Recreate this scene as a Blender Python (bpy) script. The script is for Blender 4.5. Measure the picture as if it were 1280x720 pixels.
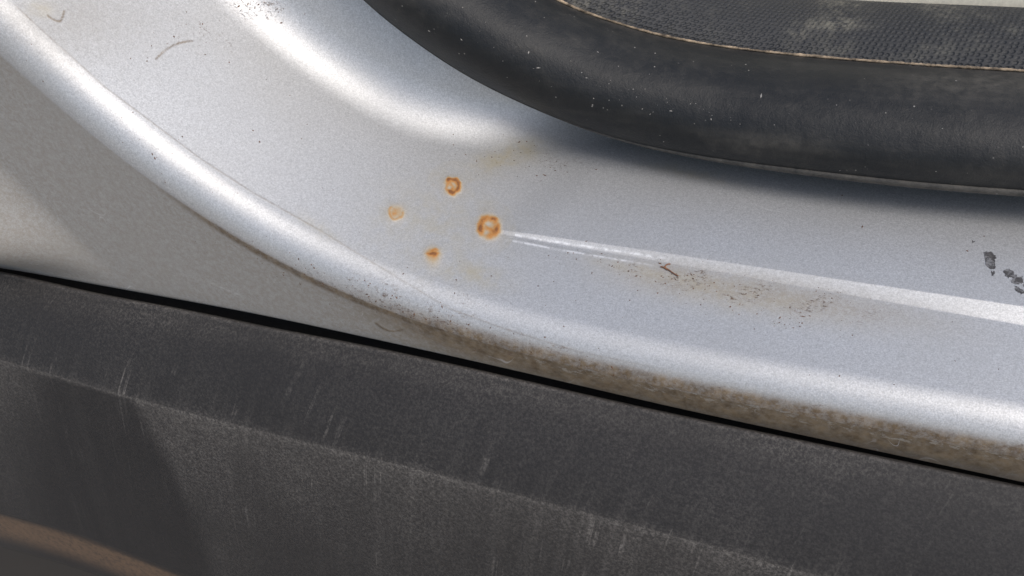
import bpy, math, random
import numpy as np
from mathutils import Vector, Matrix
from mathutils.bvhtree import BVHTree

for o in list(bpy.data.objects):
    bpy.data.objects.remove(o)
scene = bpy.context.scene
rng = np.random.default_rng(7)
random.seed(7)

# ------------------------------------------------------------------ camera
W0, H0 = 1280.0, 720.0            # size of the photograph the shapes were measured on
F = 1000.0                        # focal length in its pixels
PITCH = math.radians(42)
DIST = 0.30
# world: X along the sill, Y into the car, Z up; axes given in camera terms (right, down, forward)
_a = np.array([2970.0, 539.0, -F]); Xc = _a / np.linalg.norm(_a)
_dz = math.sin(PITCH)
_ys = np.linspace(0.1, 0.999, 20001)
_xs = (F * _dz - 539 * _ys) / 2970.0
_k = np.argmin(np.abs(_xs**2 + _ys**2 - (1 - _dz * _dz)))
Zc = -np.array([_xs[_k], _ys[_k], _dz]); Zc -= Xc * Zc.dot(Xc); Zc /= np.linalg.norm(Zc)
Yc = np.cross(Zc, Xc)
AX = np.stack([Xc, Yc, Zc])       # camera vector -> world vector


def ray(p):
    p = np.asarray(p, float)
    d = np.stack([(p[..., 0] - W0 / 2) / F, (p[..., 1] - H0 / 2) / F, np.ones(p.shape[:-1])], -1)
    return d @ AX.T


CAM = -ray(np.array([640.0, 440.0])) * DIST


def on_plane(p, y):               # where the sight line meets the upright plane Y = y (along the car's side)
    d = ray(p)
    t = (np.asarray(y) - CAM[1]) / d[..., 1]
    return CAM + d * t[..., None]


def at_depth(p, t):
    return CAM + ray(p) * np.asarray(t)[..., None]


def measure(P):                   # world -> photograph pixels, depth
    q = (P - CAM) @ AX
    return np.stack([q[..., 0] / q[..., 2] * F + W0 / 2, q[..., 1] / q[..., 2] * F + H0 / 2], -1), q[..., 2]


cd = bpy.data.cameras.new('camera'); cam = bpy.data.objects.new('camera', cd)
scene.collection.objects.link(cam)
cd.sensor_width = 36; cd.lens = 36 * F / W0; cd.clip_start = 0.01; cd.clip_end = 500
r_, d_, f_ = AX @ np.array([1, 0, 0]), AX @ np.array([0, 1, 0]), AX @ np.array([0, 0, 1])
M4 = Matrix.Identity(4)
for i in range(3):
    M4[i][0], M4[i][1], M4[i][2], M4[i][3] = r_[i], -d_[i], -f_[i], CAM[i]
cam.matrix_world = M4
scene.camera = cam

# ------------------------------------------------------------------ light
SUN_EL, SUN_AZ = math.radians(54), math.radians(118)   # azimuth measured from +Y clockwise (towards +X)
SUN_S, SKY_S, EXPO = 1.25, 0.15, 0.2
wd = bpy.data.worlds.new('World'); scene.world = wd; wd.use_nodes = True
nt = wd.node_tree
sky = nt.nodes.new('ShaderNodeTexSky'); sky.sky_type = 'NISHITA'; sky.sun_disc = False
sky.sun_elevation = SUN_EL; sky.sun_rotation = SUN_AZ; sky.dust_density = 3.0; sky.air_density = 1.0
nt.links.new(sky.outputs[0], nt.nodes['Background'].inputs[0])
nt.nodes['Background'].inputs[1].default_value = SKY_S
sl = bpy.data.lights.new('sun', 'SUN'); so = bpy.data.objects.new('sun', sl); scene.collection.objects.link(so)
sl.energy = SUN_S; sl.angle = math.radians(28); sl.color = (1.0, 0.98, 0.95)
sd = Vector((math.sin(SUN_AZ) * math.cos(SUN_EL), math.cos(SUN_AZ) * math.cos(SUN_EL), math.sin(SUN_EL)))
so.rotation_euler = (-sd).to_track_quat('-Z', 'Y').to_euler()
vs = scene.view_settings
vs.view_transform = 'Standard'; vs.look = 'None'; vs.gamma = 1; vs.use_curve_mapping = False; vs.exposure = EXPO


# ------------------------------------------------------------------ helpers
def spline(pts, n, smooth=0.0, t=None):
    p = np.asarray(pts, float)
    if t is None:
        t = np.r_[0, np.cumsum(np.linalg.norm(np.diff(p[:, :2], axis=0), axis=1))]
        t = t / t[-1]
    m = len(t); h = np.diff(t)
    Amat = np.eye(m); B = np.zeros_like(p)
    for i in range(1, m - 1):
        Amat[i, i - 1:i + 2] = h[i - 1], 2 * (h[i - 1] + h[i]), h[i]
        B[i] = 6 * ((p[i + 1] - p[i]) / h[i] - (p[i] - p[i - 1]) / h[i - 1])
    Mm = np.linalg.solve(Amat, B)
    x = np.linspace(0, 1, n); k = np.clip(np.searchsorted(t, x, 'right') - 1, 0, m - 2)
    a = ((t[k + 1] - x) / h[k])[:, None]; b = 1 - a; hh = (h[k] ** 2)[:, None]
    r = a * p[k] + b * p[k + 1] + ((a**3 - a) * Mm[k] + (b**3 - b) * Mm[k + 1]) * hh / 6
    return blur(r, smooth * n) if smooth else r


def blur(r, s):                   # smooth along the first axis, ends kept by reflection
    n = int(3 * s) + 1; n = min(n, len(r) - 1)
    k = np.exp(-0.5 * (np.arange(-n, n + 1) / s) ** 2); k /= k.sum()
    lo = 2 * r[0] - r[1:n + 1][::-1]; hi = 2 * r[-1] - r[-n - 1:-1][::-1]
    e = np.concatenate([lo, r, hi])
    return np.apply_along_axis(lambda c: np.convolve(c, k, 'valid'), 0, e)


def sstep(a, b, x):
    t = np.clip((x - a) / (b - a), 0, 1)
    return t * t * (3 - 2 * t)


def link(name, me, mat, parent=None):
    o = bpy.data.objects.new(name, me); scene.collection.objects.link(o)
    if mat: me.materials.append(mat)
    if parent: o.parent = parent
    return o


def grid(name, P, mat, parent=None, attrs=None, flip=False, uv=None, closed_v=False):
    nu, nv = P.shape[:2]
    me = bpy.data.meshes.new(name)
    idx = np.arange(nu * nv).reshape(nu, nv)
    if closed_v: idx = np.concatenate([idx, idx[:, :1]], 1)
    q = np.stack([idx[:-1, :-1], idx[1:, :-1], idx[1:, 1:], idx[:-1, 1:]], -1).reshape(-1, 4)
    if flip: q = q[:, ::-1]
    me.vertices.add(nu * nv); me.vertices.foreach_set('co', np.ascontiguousarray(P, np.float32).ravel())
    me.loops.add(q.size); me.loops.foreach_set('vertex_index', np.ascontiguousarray(q, np.int32).ravel())
    me.polygons.add(len(q)); me.polygons.foreach_set('loop_start', np.arange(0, q.size, 4, dtype=np.int32))
    me.polygons.foreach_set('use_smooth', np.ones(len(q), bool))
    me.update(calc_edges=True)
    for k, v in (attrs or {}).items():
        a = me.attributes.new(k, 'FLOAT', 'POINT'); a.data.foreach_set('value', np.ascontiguousarray(v, np.float32).ravel())
    if uv is not None:
        a = me.attributes.new('surf', 'FLOAT_VECTOR', 'POINT')
        z = np.concatenate([uv, np.zeros(uv.shape[:2] + (1,))], -1)
        a.data.foreach_set('vector', np.ascontiguousarray(z, np.float32).ravel())
    me.validate()
    return link(name, me, mat, parent)


def normals(P):
    a = np.gradient(P, axis=0); b = np.gradient(P, axis=1)
    n = np.cross(a, b); return n / (np.linalg.norm(n, axis=-1, keepdims=True) + 1e-12)


# ------------------------------------------------------------------ materials
class Mat:
    def __init__(s, name):
        s.m = bpy.data.materials.new(name); s.m.use_nodes = True
        s.t = s.m.node_tree; s.n = s.t.nodes; s.b = s.n['Principled BSDF']
        s.obj = s.n.new('ShaderNodeTexCoord').outputs['Object']

    def set(s, **k):
        for a, v in k.items():
            i = s.b.inputs[a.replace('_', ' ')]
            if isinstance(v, bpy.types.NodeSocket): s.t.links.new(v, i)
            else: i.default_value = v

    def put(s, node, i, v):
        if v is None: return
        if isinstance(v, bpy.types.NodeSocket): s.t.links.new(v, node.inputs[i])
        else: node.inputs[i].default_value = v

    def noise(s, scale, detail=4, rough=0.6, vec=None, dist=0.0):
        n = s.n.new('ShaderNodeTexNoise'); s.put(n, 'Vector', vec or s.obj)
        n.inputs['Scale'].default_value = scale; n.inputs['Detail'].default_value = detail
        n.inputs['Roughness'].default_value = rough; n.inputs['Distortion'].default_value = dist
        return n.outputs['Fac']

    def voronoi(s, scale, vec=None, feature='F1', out='Distance', rnd=1.0):
        n = s.n.new('ShaderNodeTexVoronoi'); n.feature = feature; s.put(n, 'Vector', vec or s.obj)
        n.inputs['Scale'].default_value = scale; n.inputs['Randomness'].default_value = rnd
        return n.outputs[out]

    def scale(s, v, vec=None, rot=(0, 0, 0)):
        n = s.n.new('ShaderNodeMapping'); s.put(n, 'Vector', vec or s.obj)
        n.inputs['Scale'].default_value = v; n.inputs['Rotation'].default_value = rot
        return n.outputs[0]

    def math(s, op, a, b=None, c=None, clamp=False):
        n = s.n.new('ShaderNodeMath'); n.operation = op; n.use_clamp = clamp
        s.put(n, 0, a); s.put(n, 1, b); s.put(n, 2, c); return n.outputs[0]

    def ramp(s, v, a, b, lo=0.0, hi=1.0):
        n = s.n.new('ShaderNodeMapRange'); n.interpolation_type = 'SMOOTHSTEP'
        s.put(n, 0, v); s.put(n, 1, a); s.put(n, 2, b); s.put(n, 3, lo); s.put(n, 4, hi); return n.outputs[0]

    def attr(s, name, out='Fac'):
        n = s.n.new('ShaderNodeAttribute'); n.attribute_name = name; return n.outputs[out]

    def mix(s, f, a, b):
        n = s.n.new('ShaderNodeMix'); n.data_type = 'RGBA'
        def p(i, v):
            if isinstance(v, bpy.types.NodeSocket): s.t.links.new(v, n.inputs[i])
            else: n.inputs[i].default_value = (*v, 1) if i > 1 else v
        p(0, f); p(6, a); p(7, b); return n.outputs[2]

    def mixf(s, f, a, b):
        n = s.n.new('ShaderNodeMix'); n.data_type = 'FLOAT'
        s.put(n, 0, f); s.put(n, 2, a); s.put(n, 3, b); return n.outputs[0]

    def bump(s, h, dist, strength=1.0, normal=None):
        n = s.n.new('ShaderNodeBump'); n.inputs['Strength'].default_value = strength
        n.inputs['Distance'].default_value = dist; s.put(n, 'Height', h)
        if normal is not None: s.put(n, 'Normal', normal)
        return n.outputs[0]


def paint_material():
    m = Mat('silver_paint')
    flake = m.noise(2100, 2, 0.6)
    flake2 = m.noise(900, 2, 0.6)
    fl = m.math('ADD', m.math('MULTIPLY', flake, 0.7), m.math('MULTIPLY', flake2, 0.3))
    fl = m.ramp(fl, 0.25, 0.75)
    base = m.mix(fl, (0.39, 0.394, 0.392), (0.67, 0.674, 0.668))
    cloud = m.ramp(m.noise(22, 5, 0.6), 0.35, 0.75)
    base = m.mix(m.math('MULTIPLY', cloud, 0.22), base, (0.47, 0.46, 0.43))
    # thin dust on the upright face and everywhere in traces
    dust = m.attr('dust')
    dn = m.math('MULTIPLY', dust, m.ramp(m.noise(500, 6, 0.7), 0.25, 0.7, 0.55, 1.0))
    base = m.mix(m.math('MULTIPLY', dn, 0.92), base, (0.245, 0.21, 0.16))
    # brown grime in the roll: patchy, with clean flakes along its middle
    g = m.attr('grime')
    gn = m.math('MULTIPLY', m.ramp(g, 0.03, 0.6), m.ramp(m.noise(420, 7, 0.72), 0.28, 0.66, 0.45, 1.0), clamp=True)
    gcol = m.mix(m.ramp(m.noise(150, 7, 0.75), 0.35, 0.65), (0.095, 0.062, 0.031), (0.215, 0.155, 0.09))
    fk = m.attr('flaked')
    flk = m.math('MULTIPLY', m.ramp(m.noise(330, 8, 0.8, m.scale((0.5, 1, 1))), 0.53, 0.58), m.ramp(m.math('ADD', fk, m.math('MULTIPLY', m.noise(60, 3, 0.6), 0.8)), 0.95, 1.25))
    gn = m.math('MULTIPLY', gn, m.math('SUBTRACT', 1.0, m.math('MULTIPLY', flk, 0.9)))
    base = m.mix(gn, base, gcol)
    base = m.mix(m.math("MULTIPLY", flk, 0.28), base, (0.46, 0.42, 0.36))
    # yellowish stain
    st = m.attr('stain')
    sn = m.math('MULTIPLY', st, m.ramp(m.noise(160, 6, 0.7), 0.3, 0.7, 0.2, 1.0))
    base = m.mix(m.math('MULTIPLY', sn, 0.8), base, (0.50, 0.42, 0.24))
    # rust
    ru = m.attr('rust')
    rn = m.math('ADD', ru, m.math('MULTIPLY', m.math('SUBTRACT', m.noise(800, 6, 0.75), 0.5), 0.8))
    halo = m.ramp(ru, 0.0, 0.6)
    base = m.mix(m.math('MULTIPLY', halo, 0.8), base, (0.37, 0.25, 0.10))
    base = m.mix(m.math('MULTIPLY', m.ramp(rn, 0.34, 0.85), 0.9), base, (0.44, 0.18, 0.032))
    base = m.mix(m.math('MULTIPLY', m.ramp(rn, 0.72, 1.1), 0.85), base, (0.17, 0.062, 0.022))
    # pepper of fine dirt
    pp = m.attr('pepper')
    pep = m.math('MULTIPLY', m.ramp(m.noise(800, 6, 0.8, m.scale((0.55, 1, 1))), 0.54, 0.62), m.ramp(m.math('ADD', pp, m.math('MULTIPLY', m.noise(110, 5, 0.75), 0.6)), 0.5, 0.72))
    base = m.mix(m.math('MULTIPLY', pep, 0.8), base, (0.11, 0.062, 0.035))
    # crease highlight painted as pale lines, together with hairline scuffs
    sa = m.noise(30, 2, 0.5, m.scale((1, 6, 1), None, (0, 0.35, 0.5)), 0.8)
    scf_glint = m.math('MAXIMUM', m.math('MULTIPLY', m.attr('scuff_glint'), m.ramp(m.noise(260, 6, 0.75), 0.38, 0.6)), 0.0)
    base = m.mix(m.math('MULTIPLY', scf_glint, 0.8), base, (0.88, 0.88, 0.86))
    scf_glint = m.math('MULTIPLY', m.ramp(m.math('ABSOLUTE', m.math('SUBTRACT', sa, 0.5)), 0.0, 0.006, 1.0, 0.0), m.ramp(m.noise(40, 3, 0.6), 0.55, 0.7))
    base = m.mix(m.math('MULTIPLY', scf_glint, 0.35), base, (0.75, 0.75, 0.74))
    dirt = m.math('MAXIMUM', m.math('MAXIMUM', gn, halo), m.math('MULTIPLY', dn, 0.9), clamp=True)
    bmp = m.bump(fl, 0.00004, 0.5)
    bmp = m.bump(m.math('ADD', gn, m.math('MULTIPLY', pep, 1.0)), 0.00012, 0.6, bmp)
    m.set(Base_Color=base, Metallic=m.math('SUBTRACT', 0.64, m.math('MULTIPLY', dirt, 0.60)),
          Roughness=m.mixf(dirt, 0.49, 0.85), Normal=bmp, Coat_Weight=0.12, Coat_Roughness=0.35)
    return m.m


def rubber_material(name, base=(0.0065, 0.0075, 0.008), grain=1500):
    m = Mat(name)
    cl = m.noise(45, 6, 0.65); fine = m.noise(grain, 3, 0.7); md = m.noise(240, 6, 0.7)
    sc = m.noise(130, 4, 0.6, m.scale((0.12, 1, 1)))
    dust = m.math('MULTIPLY', m.ramp(cl, 0.35, 0.75), m.ramp(md, 0.3, 0.75))
    dust = m.math('ADD', m.math('MULTIPLY', dust, 0.12), m.math('MULTIPLY', m.ramp(sc, 0.45, 0.75), 0.07))
    dust = m.math('ADD', dust, m.math('MULTIPLY', m.attr('dust'), m.ramp(md, 0.3, 0.7, 0.25, 0.9)))
    c = m.mix(dust, base, (0.19, 0.17, 0.14))
    sp = m.math('MULTIPLY', m.ramp(m.voronoi(330), 0.07, 0.13, 1.0, 0.0), m.ramp(m.noise(60, 3, 0.6), 0.55, 0.7))
    c = m.mix(m.math('MULTIPLY', sp, 0.7), c, (0.36, 0.34, 0.30))
    b = m.bump(fine, 0.00016, 0.8); b = m.bump(md, 0.00025, 0.5, b); b = m.bump(cl, 0.0015, 0.5, b)
    m.set(Base_Color=c, Roughness=m.mixf(dust, 0.50, 0.85), Normal=b, Specular_IOR_Level=0.38)
    return m.m


def flange_material():
    m = Mat('knitted_rubber')
    uv = m.attr('surf', 'Vector')
    v = m.voronoi(1.0, uv, 'F1', 'Distance', 0.32)
    hole = m.ramp(v, 0.22, 0.52, 0.0, 1.0)
    amt = m.ramp(m.noise(40, 4, 0.6), 0.3, 0.6, 0.75, 1.0)
    md = m.noise(260, 6, 0.7); cl = m.noise(38, 5, 0.6)
    dust = m.math('MULTIPLY', m.ramp(cl, 0.45, 0.75), m.ramp(md, 0.35, 0.7))
    dust = m.math('MAXIMUM', m.math('MULTIPLY', dust, 0.45), m.math('MULTIPLY', m.attr('dust'), m.ramp(md, 0.35, 0.6)))
    c = m.mix(dust, (0.025, 0.0255, 0.026), (0.27, 0.25, 0.19))
    b = m.bump(m.math('MULTIPLY', hole, amt), 0.0005, 0.8)
    b = m.bump(m.noise(1300, 3, 0.7), 0.0001, 0.6, b)
    m.set(Base_Color=c, Roughness=0.62, Normal=b, Specular_IOR_Level=0.45)
    return m.m


def cladding_material():
    m = Mat('weathered_black_plastic')
    fine = m.noise(1500, 3, 0.75); lea = m.voronoi(900, None, 'F1')
    md = m.noise(800, 6, 0.8); cl = m.noise(14, 5, 0.6)
    d = m.attr('dust')
    speck = m.ramp(m.math('ADD', md, m.math('MULTIPLY', fine, 0.5)), 0.62, 1.0)
    dust = m.math('ADD', m.math('MULTIPLY', d, m.math('ADD', 0.28, m.math('MULTIPLY', speck, 0.8))),
                  m.math('MULTIPLY', m.ramp(cl, 0.35, 0.7), m.math('MULTIPLY', m.math('MULTIPLY', speck, m.math('ADD', d, 0.06)), 0.9)))
    # run marks of water: narrow streaks that hang from the ridge
    sp = m.n.new('ShaderNodeSeparateXYZ'); m.put(sp, 0, m.obj)
    cb_ = m.n.new('ShaderNodeCombineXYZ')                          # runs follow the fall of the sloping face
    m.put(cb_, 0, m.math('SUBTRACT', sp.outputs[0], m.math('MULTIPLY', sp.outputs[1], 0.5)))
    m.put(cb_, 1, m.math('MULTIPLY', sp.outputs[1], 0.03)); m.put(cb_, 2, m.math('MULTIPLY', sp.outputs[2], 0.03))
    wz = cb_.outputs[0]
    line = m.ramp(m.noise(560, 3, 0.6, wz, 0.03), 0.58, 0.68)
    line = m.math('MULTIPLY', line, m.math('MULTIPLY', m.ramp(m.noise(42, 4, 0.65), 0.46, 0.66), 0.55))
    soft = m.math('MULTIPLY', m.ramp(m.noise(150, 4, 0.6, wz), 0.45, 0.75), 0.14)
    mark = m.math('MULTIPLY', m.math('ADD', line, soft), m.math('MULTIPLY', m.attr('runs'), m.ramp(md, 0.35, 0.6, 0.1, 0.8)))
    dust = m.math('ADD', dust, mark, clamp=True)
    c = m.mix(dust, (0.0175, 0.0165, 0.0165), (0.175, 0.16, 0.142))
    br = m.attr('brown')
    bn = m.math('MULTIPLY', br, m.ramp(m.noise(350, 7, 0.8), 0.3, 0.6, 0.3, 1.0))
    c = m.mix(bn, c, (0.17, 0.108, 0.066))
    b = m.bump(lea, 0.00012, 0.5); b = m.bump(fine, 0.00010, 0.7, b)
    m.set(Base_Color=c, Roughness=m.mixf(dust, 0.55, 0.9), Normal=b, Specular_IOR_Level=0.2)
    return m.m


def plain(name, col, rough=0.8, var=0.3, scale=300, bump=0.0002, metallic=0.0):
    m = Mat(name)
    n = m.noise(scale, 6, 0.7)
    c = m.mix(m.ramp(n, 0.3, 0.7), tuple(x * (1 - var) for x in col), tuple(min(1, x * (1 + var)) for x in col))
    m.set(Base_Color=c, Roughness=rough, Normal=m.bump(n, bump, 0.7), Metallic=metallic)
    return m.m


PAINT = paint_material()
RUBBER = rubber_material('black_rubber')
FLANGE = flange_material()
PLASTIC = cladding_material()
SEAM = plain('dusty_seam', (0.25, 0.19, 0.125), 0.85, 0.85, 180, 0.0003)
TRIM = plain('beige_trim', (0.50, 0.47, 0.37), 0.8, 0.12, 500, 0.0002)
TWIG = plain('dry_stem', (0.22, 0.10, 0.05), 0.8, 0.4, 900, 0.0001)
GRAIN = plain('brown_dirt', (0.12, 0.062, 0.034), 0.9, 0.6, 900, 0.0001)
PALE = plain('pale_dust', (0.30, 0.28, 0.25), 0.9, 0.3, 900, 0.0001)
def chip_material():
    m = Mat('bare_dark_primer')
    n = m.noise(900, 6, 0.75); k = m.ramp(m.noise(520, 5, 0.7), 0.5, 0.58)
    c = m.mix(m.ramp(n, 0.3, 0.7), (0.032, 0.030, 0.030), (0.085, 0.080, 0.078))
    m.set(Base_Color=m.mix(m.math('MULTIPLY', k, 0.5), c, (0.30, 0.30, 0.30)), Roughness=0.6, Normal=m.bump(n, 0.0002, 0.8))
    return m.m


CHIP = chip_material()
UNDER = plain('black_underseal', (0.012, 0.012, 0.012), 0.9, 0.3, 300, 0.0003)
EARTH = plain('earth', (0.33, 0.30, 0.26), 0.95, 0.3, 9, 0.01)

# ------------------------------------------------------------------ the ground the car stands on
S = 150.0
me = bpy.data.meshes.new('ground')
me.from_pydata([(-S, -S, -0.45), (S, -S, -0.45), (S, S, -0.45), (-S, S, -0.45)], [], [(0, 1, 2, 3)])
ground = link('ground', me, EARTH); ground['kind'] = 'structure'

car = bpy.data.objects.new('car', None); scene.collection.objects.link(car)
car['label'] = 'silver car sill in an open doorway with black rubber seal and black plastic cladding'
car['category'] = 'car'

# ------------------------------------------------------------------ measured lines (photograph pixels)
ROLL = [(-160, -82), (0, 66), (150, 196), (350, 328), (560, 415), (820, 482), (1109, 540), (1280, 573), (1600, 638)]
BODY_END = [(-160, 316), (0, 335), (111, 354), (222, 374), (333, 395), (427, 415), (630, 460), (820, 504), (1036, 551), (1280, 603), (1600, 672)]
CLAD_TOP = [(-160, 322), (0, 341), (111, 366), (222, 387), (333, 410), (427, 428), (630, 472), (820, 515), (1036, 560), (1280, 611), (1600, 681)]
RIDGE = [(-160, 408), (0, 450), (165, 497), (330, 540), (490, 579), (630, 615), (820, 664), (1022, 720), (1300, 797), (1600, 880)]
CLAD_END = [(-160, 598), (0, 643), (100, 672), (225, 720), (500, 812), (900, 940), (1600, 1165)]
LIP_END = [(-160, 632), (0, 684), (100, 712), (225, 760), (500, 855), (900, 985), (1600, 1210)]
SEAL_LOW = [(350, -130), (400, -62), (455, 0), (510, 45), (580, 92), (660, 132), (750, 167), (850, 192), (1000, 215), (1130, 230), (1280, 242), (1450, 254), (1600, 265)]
SEAM_LINE = [(560, -130), (620, -55), (695, 0), (760, 26), (830, 46), (900, 59), (1000, 71), (1120, 81), (1280, 91), (1450, 101), (1600, 109)]
FLANGE_TOP = [(660, -170), (740, -105), (830, -55), (920, -22), (1060, 0), (1160, 5), (1280, 10), (1450, 18), (1600, 25)]

# ------------------------------------------------------------------ painted sill panel
NU = 760
R = 0.0135; ALPHA = math.radians(9.5); WIDTH = 0.061; RF = 0.025
low = on_plane(spline(ROLL, NU, 0.02), 0.0)
tan = np.gradient(low, axis=0); tan[:, 1] = 0; tan /= np.linalg.norm(tan, axis=1, keepdims=True)
nrm = np.stack([-tan[:, 2], np.zeros(NU), tan[:, 0]], 1)          # across the doorway, upwards at the sill
nrm = blur(nrm, 12); nrm /= np.linalg.norm(nrm, axis=1, keepdims=True)
end = on_plane(spline(BODY_END, NU, 0.01), 0.0015)
Yh = np.array([0, 1.0, 0])
sec = []                                                           # (w inwards, h along nrm)
na = 40
turn = math.pi / 2 - ALPHA
for a in np.linspace(0, turn, na):
    sec.append((R - R * math.cos(a), R * math.sin(a)))
w0, h0 = sec[-1]
ns = 400
for k in range(1, ns + 1):
    q = k / ns * WIDTH
    sec.append((w0 + q * math.cos(ALPHA), h0 + q * math.sin(ALPHA)))
w1, h1 = sec[-1]
top_turn = math.radians(62)
for a in np.linspace(0, top_turn, 40)[1:]:
    sec.append((w1 + RF * (math.sin(ALPHA + a) - math.sin(ALPHA)), h1 + RF * (math.cos(ALPHA) - math.cos(ALPHA + a))))
w2, h2 = sec[-1]
for k in range(1, 22):
    q = k / 21 * 0.010
    sec.append((w2 + q * math.cos(ALPHA + top_turn), h2 + q * math.sin(ALPHA + top_turn)))
sec = np.array(sec)
px_low = spline(ROLL, NU, 0.02)[:, 0]
grow = 0.050 * sstep(360, 880, px_low)                             # the step is deeper along the straight sill than in the corner
reach = np.clip((np.arange(len(sec)) - na) / ns, 0, 1)             # shared out over the flat of the step
upper = low[:, None] + (grow[:, None] * reach)[..., None] * (math.cos(ALPHA) * Yh + math.sin(ALPHA) * nrm[:, None])
more = np.clip((np.arange(len(sec)) - (len(sec) - 22)) / 21, 0, 1) * 0.030
upper = upper + ((1 - sstep(380, 700, px_low))[:, None] * more)[..., None] * (math.cos(ALPHA + top_turn) * Yh + math.sin(ALPHA + top_turn) * nrm[:, None])
upper = upper + sec[None, :, :1] * Yh + sec[None, :, 1:] * nrm[:, None]
nf = 70
tt = np.linspace(0, 1, nf, endpoint=False)[None, :, None]
face = end[:, None] * (1 - tt) + low[:, None] * tt
# the face swells outwards low down at the left, towards the wheel arch
pf, _ = measure(face)
cc = pf[..., 1] - 222 - 0.95 * pf[..., 0]
face[..., 1] -= 0.036 * sstep(-20, 100, cc) * sstep(0.0, 0.32, tt[..., 0])
# returned flange in the gap
ret = []
for k, (dy, dzz) in enumerate([(0.006, -0.0030), (0.004, -0.0022), (0.0022, -0.0014), (0.0008, -0.0005)]):
    ret.append(face[:, 0] + np.array([0, dy, dzz]))
ret = np.stack(ret, 1)
body = np.concatenate([ret, face, upper], 1)
NR = ret.shape[1]
# pressed crease: the inner half of the step sits a little higher, from the rust spot on to the right
pb, _ = measure(body)
crx = np.array([380, 480, 560, 620, 700, 820, 940, 1060, 1170, 1280, 1600.])
cry = np.array([258, 268, 280, 289, 302, 321, 341, 361, 379, 397, 450.])
cy_ = np.interp(pb[..., 0], crx, cry)
on_step = np.zeros(body.shape[1]); on_step[NR + nf:] = 1
d = pb[..., 1] - cy_
cw = np.interp(pb[..., 0], [600, 700, 900, 1280, 1600], [2, 3.6, 6.0, 10.0, 12.5])
hgt = np.clip((1.0 - d / cw) / 1.7, 0, 1) ** 1.15 * 0.00027 * cw * sstep(-200, -20, d) + 0.00012 * np.exp(-((d - 2.6 * cw) / 2.2) ** 2) * sstep(830, 680, pb[..., 0]) * sstep(615, 650, pb[..., 0])
fade = sstep(0, 75, pb[..., 0] - 598 - 0.95 * np.clip(-d - cw, 0, 140))
fadew = fade * on_step
bn = normals(body)
if (bn[NU // 2, NR + nf + 80] @ np.array([0, -0.3, 1])) < 0: bn = -bn
body = body + bn * (hgt * fadew)[..., None]
pb, _ = measure(body)
X, Yp = pb[..., 0], pb[..., 1]
ry = np.interp(X, *spline(ROLL, 200).T)
ey = np.interp(X, *spline(BODY_END, 200).T)
on_face = np.zeros(body.shape[1]); on_face[:NR + nf] = 1
rr = Yp - ry
grime = np.exp(-((rr - 0) / np.where(rr > 0, 24, 15)) ** 2) * sstep(330, 640, X) * (0.7 + 0.2 * sstep(600, 900, X))
grime = np.maximum(grime, 0.62 * np.exp(-((rr - 2) / 5.0) ** 2) * sstep(120, 320, X))
# thin line of grime where the closed door touches
dlx = [-60, 20, 130, 250, 315, 400, 472, 562, 631, 725, 860, 1000]; dly = [-60, 8, 108, 198, 240, 288, 332, 386, 411, 440, 468, 500]
grime = np.maximum(grime, 0.28 * np.exp(-((Yp - np.interp(X, dlx, dly)) / 2.0) ** 2) * sstep(0, 30, X) * sstep(1000, 700, X))
flaked = np.exp(-((rr - 4) / 7) ** 2) * sstep(560, 700, X)
dust = on_face * (0.72 + 0.12 * sstep(300, 800, X)) + 0.10 + 0.5 * np.exp(-((rr - 10) / 30) ** 2) * sstep(300, 700, X)


def blob(x, y, rx, ry_, a=0.0):
    c, s = math.cos(a), math.sin(a); u = (X - x) * c + (Yp - y) * s; v = -(X - x) * s + (Yp - y) * c
    return np.exp(-(u / rx) ** 2 - (v / ry_) ** 2)


for sx, sy in (([195, 205, 216, 228, 240], [74, 64, 57, 53, 51]), ([470, 480, 492, 506], [404, 411, 414, 411]), ([60, 75, 80], [20, 26, 14])):
    for x_, y_ in spline(np.stack([sx, sy], 1), 40): grime = np.maximum(grime, 0.5 * np.exp(-((X - x_) ** 2 + (Yp - y_) ** 2) / 3.0))
stain = 0.9 * blob(635, 195, 48, 15, -0.3) + 0.6 * blob(595, 345, 40, 14, 0.2) + 0.5 * blob(548, 285, 80, 60) \
    + 0.5 * blob(860, 215, 60, 8, 0.2) + 0.3 * blob(930, 372, 110, 22, 0.2) + 0.3 * blob(790, 335, 60, 8, 0.2) + 0.4 * blob(400, 285, 30, 10, 0.5) + 0.5 * blob(50, 12, 16, 10)
under = Yp - cy_
crd = np.exp(-((under - 24) / 24) ** 2) * sstep(690, 860, X) * sstep(1300, 950, X)
dust = dust + 0.75 * crd + 0.35 * blob(90, 20, 120, 60)
pepper = 0.56 * crd * (0.6 + 0.4 * np.sin(X / 17 + Yp / 9)) + 0.36 * blob(690, 200, 70, 22, 0.1) + 0.3 * blob(250, 45, 90, 40, 0.4) + 0.38 * blob(330, 10, 50, 20) \
    + 0.28 * np.exp(-((rr + 4) / 30) ** 2) * sstep(150, 450, X) + 0.25 * blob(560, 360, 130, 40, 0.3) + 0.2 * blob(500, 260, 60, 30)
und = np.stack([body[:, 0] + np.array([0, 0.0, 0.0]), body[:, 0] + np.array([0, 0.0015, -0.012]), body[:, 0] + np.array([0, 0.002, -0.05])], 1)
scuff_glint = 0 * X  # first two lines paint the crease's highlight into the colour; the rest are scuffs
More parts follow.
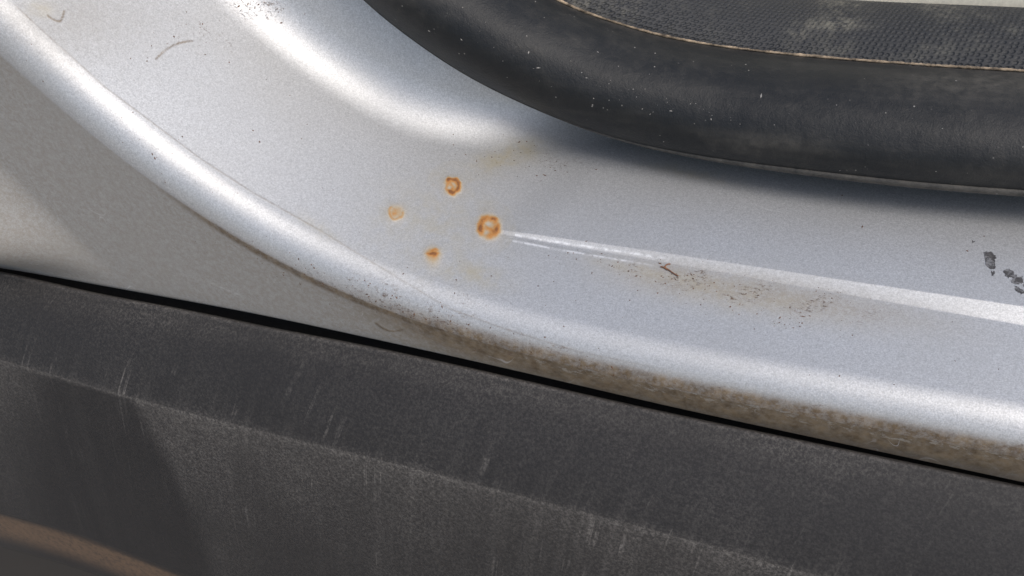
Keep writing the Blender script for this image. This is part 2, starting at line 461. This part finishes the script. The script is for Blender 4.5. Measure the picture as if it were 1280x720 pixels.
for k_, (line_, w_) in enumerate(((([596, 640, 700, 780, 850], [287, 293, 303, 315, 326]), 1.5), (([606, 640, 700, 770, 830], [292, 301, 312, 324, 334]), 1.1),
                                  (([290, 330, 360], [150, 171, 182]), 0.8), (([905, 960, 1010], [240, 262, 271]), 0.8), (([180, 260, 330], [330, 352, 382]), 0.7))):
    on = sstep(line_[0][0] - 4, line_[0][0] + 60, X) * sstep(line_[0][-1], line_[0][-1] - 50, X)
    scuff_glint = np.maximum(scuff_glint, on * np.exp(-((Yp - np.interp(X, *line_)) / w_) ** 2) * (1 if k_ < 2 else 0.4))
panel = grid('sill_panel', body, PAINT, car, dict(grime=grime, flaked=flaked, dust=dust, stain=np.clip(stain, 0, 1), pepper=pepper, rust=0 * X, scuff_glint=scuff_glint), flip=False)
grid('underseal', und, UNDER, panel)
bvh = BVHTree.FromPolygons([tuple(v.co) for v in panel.data.vertices], [tuple(p.vertices) for p in panel.data.polygons])
cv = Vector(CAM)


def hit(x, y, tree=None):
    dd = Vector(ray(np.array([x, y], float)))
    p, n, i, dist = (tree or bvh).ray_cast(cv, dd.normalized())
    if p is None: return None, None
    if n.dot(dd) > 0: n = -n
    return np.array(p), np.array(n)


# ------------------------------------------------------------------ rubber seal round the doorway
NS = 420
Lp = spline(SEAL_LOW, NS, 0.012); Sp = spline(SEAM_LINE, NS, 0.012); Tp = spline(FLANGE_TOP, NS, 0.012)

def along(vals):                                                   # distances of the seal, in metres, from the corner to the far end of the sill
    return blur(np.interp(np.arange(NS), np.arange(len(vals)) * 30, vals)[:, None], 12)[:, 0]


dl = along([0.321, 0.3297, 0.3364, 0.3415, 0.3461, 0.3465, 0.3397, 0.3292, 0.3188, 0.3092, 0.3005, 0.2929, 0.2862, 0.2812, 0.277])
lift_ = 0.012 + 0.007 * sstep(480, 760, Lp[:, 0])
L3 = at_depth(Lp, dl - lift_)
ks = np.linspace(0, 1, NS)
ds = along([0.3408, 0.3408, 0.3408, 0.3408, 0.3407, 0.34, 0.3367, 0.3304, 0.3229, 0.3154, 0.3083, 0.3015, 0.2956, 0.292, 0.289])
ds = np.minimum(dl - lift_ + 0.028, ds - 0.014); dt = ds + 0.018
S3 = at_depth(Sp, ds)
T3 = at_depth(Tp, dt)
tg = np.gradient(0.5 * (L3 + S3), axis=0); tg /= np.linalg.norm(tg, axis=1, keepdims=True)
ch = S3 - L3
e2 = np.cross(tg, ch); e2 /= np.linalg.norm(e2, axis=1, keepdims=True)
tocam = CAM - 0.5 * (L3 + S3)
e2 *= np.sign((e2 * tocam).sum(1, keepdims=True))
ph = np.radians(np.linspace(-75, 180, 74))
cx = 0.5 - 0.5 * np.cos(ph); cb = np.where(ph < 0, np.sin(np.minimum(ph, 0)) * 0.5, np.sqrt(np.clip(cx, 0, 1)) * np.clip(1 - cx, 0, 1) ** 0.88)
cl_ = np.linalg.norm(ch, axis=1)[:, None]
BUL = 0.74
wav = 1 + 0.012 * np.sin(ks * 37)[:, None]
bulb = L3[:, None] + cx[None, :, None] * ch[:, None] + (cb[None, :] * BUL * cl_ * 1.0 * wav)[..., None] * e2[:, None]
away = L3 - CAM; away /= np.linalg.norm(away, axis=1, keepdims=True)
for j in range(len(ph)):                                           # the underside tucks in behind the lower edge
    if ph[j] < 0:
        q_ = -math.degrees(ph[j]) / 75
        bulb[:, j] = L3 + away * 0.026 * q_ + ch * (0.02 + 0.20 * q_) * q_
bp, _ = measure(bulb)
bd = 0.25 * np.exp(-((np.degrees(ph)[None, :] - 168) / 14) ** 2) * np.ones((NS, 1)) + 0.3 * np.exp(-((bp[..., 0] - 1240) / 130) ** 2 - ((bp[..., 1] - 105) / 22) ** 2) \
    + 0.22 * np.exp(-((bp[..., 0] - 960) / 60) ** 2 - ((bp[..., 1] - 178) / 14) ** 2)
seal = grid('door_seal', bulb, RUBBER, car, dict(dust=bd))


def tube(name, C3, rad, mat, parent, n=10, jit=0.0, extra=None):
    t = np.gradient(C3, axis=0); t /= np.linalg.norm(t, axis=1, keepdims=True)
    up = np.array([0.1, -0.6, 0.8]); a = np.cross(t, up); a /= np.linalg.norm(a, axis=1, keepdims=True); b = np.cross(a, t)
    th = np.linspace(0, 2 * np.pi, n, endpoint=False)
    rad = np.broadcast_to(rad, (len(C3),))
    P = C3[:, None] + rad[:, None, None] * (np.cos(th)[None, :, None] * a[:, None] + np.sin(th)[None, :, None] * b[:, None])
    if jit: P = P + rng.normal(0, jit, P.shape)
    return grid(name, P, mat, parent, {k: np.full(P.shape[:2], v) for k, v in (extra or {}).items()}, closed_v=True)


# thin foot lip under the bulb
lipc = L3 - 0.0006 * e2 + ch / cl_ * 0.0002
vis = sstep(0.30, 0.62, ks)
tube('lip', L3 + ch / cl_ * 0.0001 + e2 * 0.0006 * vis[:, None], 0.0004 + 0.0011 * vis, RUBBER, seal, 12, extra=dict(dust=0.34))
# textured inner flange
nfv = 60
q = np.linspace(0, 1, nfv)[None, :, None]
S3b = S3 - 0.0012 * e2 - ch / cl_ * 0.0008
FL = S3b[:, None] * (1 - q) + T3[:, None] * q
bow = np.sin(np.pi * q) ** 0.7 * 0.007
FL = FL + bow * e2[:, None]
alen = np.r_[0, np.cumsum(np.linalg.norm(np.diff(S3, axis=0), axis=1))]
wid = np.linalg.norm(T3 - S3, axis=1).mean()
PITCH_K = 0.0022
uvf = np.stack(np.broadcast_arrays(alen[:, None] / PITCH_K, q[..., 0] * wid / PITCH_K), -1)
fp, _ = measure(FL)
fd = 0.5 * np.exp(-((fp[..., 0] - 1040) / 38) ** 2 - ((fp[..., 1] - 30) / 9) ** 2)
grid('flange', FL, FLANGE, seal, dict(dust=fd), uv=uvf)
# dusty seam thread
base_r = 0.00035 + 0.0003 * np.interp(ks * 90, np.arange(91), rng.random(91))
tube('seam', S3 + 0.0012 * e2, base_r, SEAM, seal, 8, 0.00008)

# beige trim inside the doorway
qv = np.linspace(0, 1, 24)[None, :, None]
inn = T3[:, None] + qv * np.array([0, 0.10, 0.13]) - np.exp(-qv * 18) * np.array([0, 0.0, 0.004]) + np.array([0, 0.004, 0.0])
grid('interior_trim', inn, TRIM, car)

# ------------------------------------------------------------------ plastic cladding below
NC = 700
tp_ = spline(CLAD_TOP, NC, 0.008)
c0 = on_plane(tp_, -0.004)
c1 = on_plane(spline(RIDGE, NC, 0.01), -0.034)
c2 = on_plane(spline(CLAD_END, NC, 0.01), -0.060)
c3 = on_plane(spline(LIP_END, NC, 0.01), -0.0570)
rows = []
rows += [c0 + np.array([0, 0.0045, -0.030]), c0 + np.array([0, 0.0035, -0.010])]
keys = [c0 + np.array([0, 0.0020, -0.0012])]
def seg(a, b, n, bow=0.0):
    for k in range(n):
        s_ = k / n
        yield a * (1 - s_) + b * s_ + np.array([0, -bow, bow * 0.8]) * math.sin(math.pi * s_)
c2b = c2 + np.array([0, 0.006, -0.0005])
prof = list(seg(c0, c1, 70, 0.0022)) + list(seg(c1, c2, 80, 0.0008)) + list(seg(c2, c2b, 4, 0.0)) + list(seg(c2b, c3, 16, 0.0)) + [c3, c3 + np.array([0, 0.004, -0.001]), c3 + np.array([0, 0.03, -0.004])]
low_line = [(-160, 760), (0, 820), (100, 850), (225, 900), (500, 1000), (900, 1130), (1600, 1360)]
prof[-2:] = [c3 + np.array([0, 0.003, -0.0015]), on_plane(spline(low_line, NC, 0.01), 0.02)]
prof = np.stack(rows + keys + prof, 1)
sm = blur(prof[:, 3:-2].transpose(1, 0, 2).reshape(prof.shape[1] - 5, -1), 1.3).reshape(prof.shape[1] - 5, NC, 3).transpose(1, 0, 2)
prof[:, 3:-2] = sm
pc, _ = measure(prof)
X2, Y2 = pc[..., 0], pc[..., 1]
rg = Y2 - np.interp(X2, *spline(RIDGE, 300).T)
eg = Y2 - np.interp(X2, *spline(CLAD_END, 300).T)
tp = Y2 - np.interp(X2, *spline(CLAD_TOP, 300).T)
bx = 165 + 0.75 * np.clip(rg + 0, 0, 200) - 0.0012 * np.clip(rg, 0, 200) ** 2      # edge of the darker area, where the dust mask is cut back
dark_area = sstep(14, -14, X2 - bx) * sstep(-1, 5, rg)
dustc = 0.42 * np.exp(-np.clip(rg, 0, None) / 70) * (rg > 0) + 0.16 * (rg > 0) + 0.15 * (rg <= 0)
dustc = dustc + 0.15 * np.exp(-(rg / 6.0) ** 2) + 0.12 * np.exp(-((tp - 14) / 16) ** 2) + 0.25 * np.exp(-((tp - 1) / 3.0) ** 2)
dustc = dustc * (1 - 0.78 * dark_area * sstep(-40, 60, X2 - 20 + 0 * Y2)) * sstep(60, 34, eg)
brown = sstep(-2, 4, eg) * sstep(36, 16, eg) * 0.85
runs = sstep(-80, 10, rg) * sstep(190, 60, rg) * (1 - 0.8 * dark_area) + 0.3 * sstep(50, 20, eg)
clad = grid('sill_cladding', prof, PLASTIC, car, dict(dust=dustc, brown=brown, runs=runs), flip=False)

# ------------------------------------------------------------------ rust, chips and dirt on the paint
def patch(name, cx_, cy2, rad, field, lift, mat, parent, n=44, attrs=('rust',)):
    uu = np.linspace(-1, 1, n)
    P = np.zeros((n, n, 3)); val = np.zeros((n, n))
    for i, a in enumerate(uu):
        for j, b in enumerate(uu):
            # square to disc
            x = a * math.sqrt(1 - b * b / 2); y = b * math.sqrt(1 - a * a / 2)
            p, nn = hit(cx_ + rad * x, cy2 + rad * y)
            r = math.hypot(x, y)
            v = field(x * rad, y * rad); val[i, j] = v
            edge = sstep(1.0, 0.7, r)
            P[i, j] = p + nn * (0.00003 + lift * edge * min(max(v, 0), 1.3))
    at = dict(rust=val * sstep(1.0, 0.75, np.hypot(*np.meshgrid(uu, uu, indexing='ij'))))
    zeros = np.zeros((n, n))
    at.update(grime=zeros, flaked=zeros, dust=zeros + 0.12, stain=zeros + 0.3, pepper=zeros)
    return grid(name, P, mat, parent, at)


def ring(x, y, cx_, cy2, r, w, gap=None):
    d = math.hypot(x - cx_, y - cy2); v = math.exp(-((d - r) / w) ** 2)
    if gap is not None:
        a = math.atan2(y - cy2, x - cx_); da = abs((a - gap[0] + math.pi) % (2 * math.pi) - math.pi)
        v *= float(sstep(gap[1] * 0.6, gap[1], da))
    return v


def g2(x, y, cx_, cy2, rx, ry_):
    return math.exp(-((x - cx_) / rx) ** 2 - ((y - cy2) / ry_) ** 2)


def wob(seed, amp, k):
    q = np.random.default_rng(seed); a = q.normal(0, 1, (6, 2)); p = q.uniform(0, 6.28, (6, 2)); f = q.normal(0, k, (6, 2))
    def w(x, y):
        t = f[:, 0] * x + f[:, 1] * y
        return x + amp * float((a[:, 0] * np.sin(t + p[:, 0])).sum()) / 2.4, y + amp * float((a[:, 1] * np.sin(t + p[:, 1])).sum()) / 2.4
    return w


wa, wb, wc, wd_ = wob(23, 0.6, 0.4), wob(5, 0.8, 0.4), wob(28, 0.7, 0.4), wob(11, 0.8, 0.4)


def rust_a(x, y):
    h = 0.32 * g2(x, y, 1, 1, 16, 14) + 0.16 * g2(x, y, -24, -2, 4, 3); x, y = wa(x, y)
    return 0.8 * ring(x, y, 0, 0, 8.5, 3.0, (3.0, 1.2)) + 0.35 * ring(x, y, -3, 2, 4, 2) + 0.35 * g2(x, y, -6, -5, 4, 3) + 0.3 * g2(x, y, -5, 7, 4, 2.5) + h


def rust_b(x, y):
    h = 0.22 * g2(x, y, 0, 0, 11, 10); x, y = wb(x, y)
    return 0.32 * g2(x, y, 0, 0, 9, 8) ** 0.5 + 0.28 * ring(x, y, 0, 0, 9, 1.5, (-1.2, 1.3)) + 0.15 * g2(x, y, -3, 2, 4, 3) + h


def rust_c(x, y):
    h = 0.34 * g2(x, y, 0, 0, 19, 20); x, y = wc(x, y)
    a = math.atan2(y, x)
    return (0.52 + 0.16 * math.sin(2 * a + 0.8) + 0.10 * math.sin(5 * a)) * ring(x, y * 0.92, 0, 0, 11, 4.2) + 0.35 * g2(x, y, 4, -9, 7, 3) + 0.18 * g2(x, y, 0, 1, 9, 8) \
        + 0.32 * g2(x * 0.8 + y * 0.6, -x * 0.6 + y * 0.8, 3, 2, 8, 2.6) + 0.3 * g2(x, y, -10, 4, 4, 6) - 0.25 * g2(x, y, -1, -3, 5, 4) - 0.2 * g2(x, y, -3, 8, 4, 3) + h


def rust_d(x, y):
    h = 0.36 * g2(x, y, 0, 4, 11, 14); x, y = wd_(x, y)
    return 0.40 * g2(x, y, 0, -1, 10, 7.5) + 0.45 * g2(x, y, 0, 0, 7, 2.0) + 0.3 * g2(x, y, 2, -5, 6, 1.8) + h


for a_ in ((565, 233, 32, rust_a, 0.0005, 60, 'upper hook shaped rust ring'), (495, 266, 22, rust_b, 0.0006, 60, 'pale tan rust spot farthest left'),
           (611, 284, 34, rust_c, 0.0006, 80, 'largest rust ring at the start of the crease'), (541, 318, 26, rust_d, 0.0006, 60, 'lowest rust spot with a stain running down')):
    patch('rust_spot', a_[0], a_[1], a_[2], a_[3], a_[4], PAINT, panel, a_[5])['label'] = a_[6]


def chip(outline):
    o = np.array(outline, float); c = o.mean(0)
    # ragged edge
    pts = []
    for i in range(len(o)):
        a, b = o[i], o[(i + 1) % len(o)]
        for k in range(6):
            p = a + (b - a) * k / 6; pts.append(p + rng.normal(0, 0.7, 2))
    vs_, fs = [], []
    def P3(p, up):
        q, n = hit(*p); return tuple(q + n * up)
    n = len(pts)
    for p in pts: vs_.append(P3(p, -0.0001))
    for p in pts: vs_.append(P3(c + (p - c) * 0.96, 0.00012))
    for p in pts: vs_.append(P3(c + (p - c) * 0.5, 0.00012))
    vs_.append(P3(c, 0.00012))
    for k in range(n):
        k2 = (k + 1) % n
        fs += [(k, k2, n + k2, n + k), (n + k, n + k2, 2 * n + k2, 2 * n + k), (2 * n + k, 2 * n + k2, 3 * n)]
    me = bpy.data.meshes.new('paint_chip'); me.from_pydata(vs_, [], fs)
    return link('paint_chip', me, CHIP, panel)


for c_ in ([(1229, 315), (1240, 314), (1246, 321), (1243, 328), (1245, 334), (1238, 338), (1233, 331)],
           [(1238, 339), (1243, 340), (1243, 344), (1240, 345)], [(1253, 338), (1262, 336), (1268, 341), (1266, 347), (1258, 347)],
           [(1266, 343), (1278, 346), (1279, 352), (1273, 356), (1264, 354)], [(1269, 357), (1275, 360), (1282, 366), (1276, 368), (1268, 362)],
           [(1279, 352), (1288, 356), (1286, 362), (1279, 358)], [(1215, 301), (1219, 302), (1216, 304)]):
    chip(c_)


def grains(name, pts, mat, size, tree=None, flat=0.5):
    vs_, fs = [], []
    T = [(1, 0, 0), (0, 1, 0), (-1, 0, 0), (0, -1, 0), (0, 0, 1), (0, 0, -1)]
    TF = [(0, 1, 4), (1, 2, 4), (2, 3, 4), (3, 0, 4), (1, 0, 5), (2, 1, 5), (3, 2, 5), (0, 3, 5)]
    for x, y in pts:
        p, n = hit(x, y, tree)
        if p is None: continue
        n = n / np.linalg.norm(n); a = np.cross(n, rng.normal(size=3)); a /= np.linalg.norm(a); b = np.cross(n, a)
        s = size * min(2.2, rng.lognormal(-0.15, 0.6)); k = len(vs_); st = 1 + abs(rng.normal(0, 0.8))
        for t in T:
            t = np.array(t) * (0.7 + 0.6 * rng.random())
            vs_.append(tuple(p + a * t[0] * s * st + b * t[1] * s + n * t[2] * s * flat))
        fs += [tuple(k + i for i in f) for f in TF]
    me = bpy.data.meshes.new(name); me.from_pydata(vs_, [], fs)
    return link(name, me, mat)


def cloud(x, y, sx, sy, n, a=0.0):
    u = rng.normal(0, 1, (n, 2)) * [sx, sy]; c, s = math.cos(a), math.sin(a)
    return np.stack([x + u[:, 0] * c - u[:, 1] * s, y + u[:, 0] * s + u[:, 1] * c], 1)


pts = np.concatenate([cloud(650, 205, 45, 14, 45, 0.15), cloud(770, 330, 60, 6, 60, 0.17), cloud(900, 362, 100, 16, 120, 0.17), cloud(650, 200, 40, 12, 60, 0.1), cloud(980, 405, 25, 5, 25, 0.1), cloud(845, 350, 14, 4, 20, 0.3),
                      cloud(980, 395, 40, 8, 30, 0.17), cloud(225, 50, 40, 14, 45, -0.5), cloud(325, 5, 20, 6, 40, 0.2), cloud(300, 80, 120, 60, 30, 0.6),
                      cloud(470, 375, 70, 9, 110, 0.42), cloud(640, 425, 120, 10, 110, 0.3), cloud(230, 215, 90, 14, 40, 0.68), cloud(310, 310, 60, 4, 30, 0.6), cloud(560, 350, 110, 30, 60, 0.3),
                      np.stack([rng.uniform(0, 1280, 110), rng.uniform(0, 560, 110)], 1)])
g = grains('dirt_grains', pts, GRAIN, 0.00015)
g['kind'] = 'stuff'; g['label'] = 'dark brown specks of dirt scattered over the silver paint'
sbvh = BVHTree.FromPolygons([tuple(v.co) for v in seal.data.vertices], [tuple(p.vertices) for p in seal.data.polygons])
pts = np.concatenate([cloud(780, 110, 60, 14, 30, 0.2), cloud(870, 140, 40, 8, 25, 0.1), cloud(600, 30, 60, 20, 20, 0.5),
                      np.stack([rng.uniform(500, 1280, 70), rng.uniform(0, 240, 70)], 1)])
g = grains('dust_specks', pts, PALE, 0.00013, sbvh, 0.3)
g['kind'] = 'stuff'; g['label'] = 'pale specks of dust on the black rubber seal'

# ------------------------------------------------------------------ a scrap of twig on the sill
tw = bpy.data.objects.new('twig', None); scene.collection.objects.link(tw)
tw['label'] = 'tiny forked brown twig lying just below the bright crease of the sill'; tw['category'] = 'twig'
for nm, line in (('stem', [(826, 334), (834, 337), (841, 342), (848, 346)]), ('branch', [(835, 338), (831, 335.5), (833, 332), (838, 331)])):
    c3_ = []
    for x, y in spline(line, 14):
        p, n = hit(x, y); c3_.append(p + n * 0.0005)
    tube(nm, np.array(c3_), np.linspace(0.0003, 0.0002, 14), TWIG, tw, 7, 0.00004)
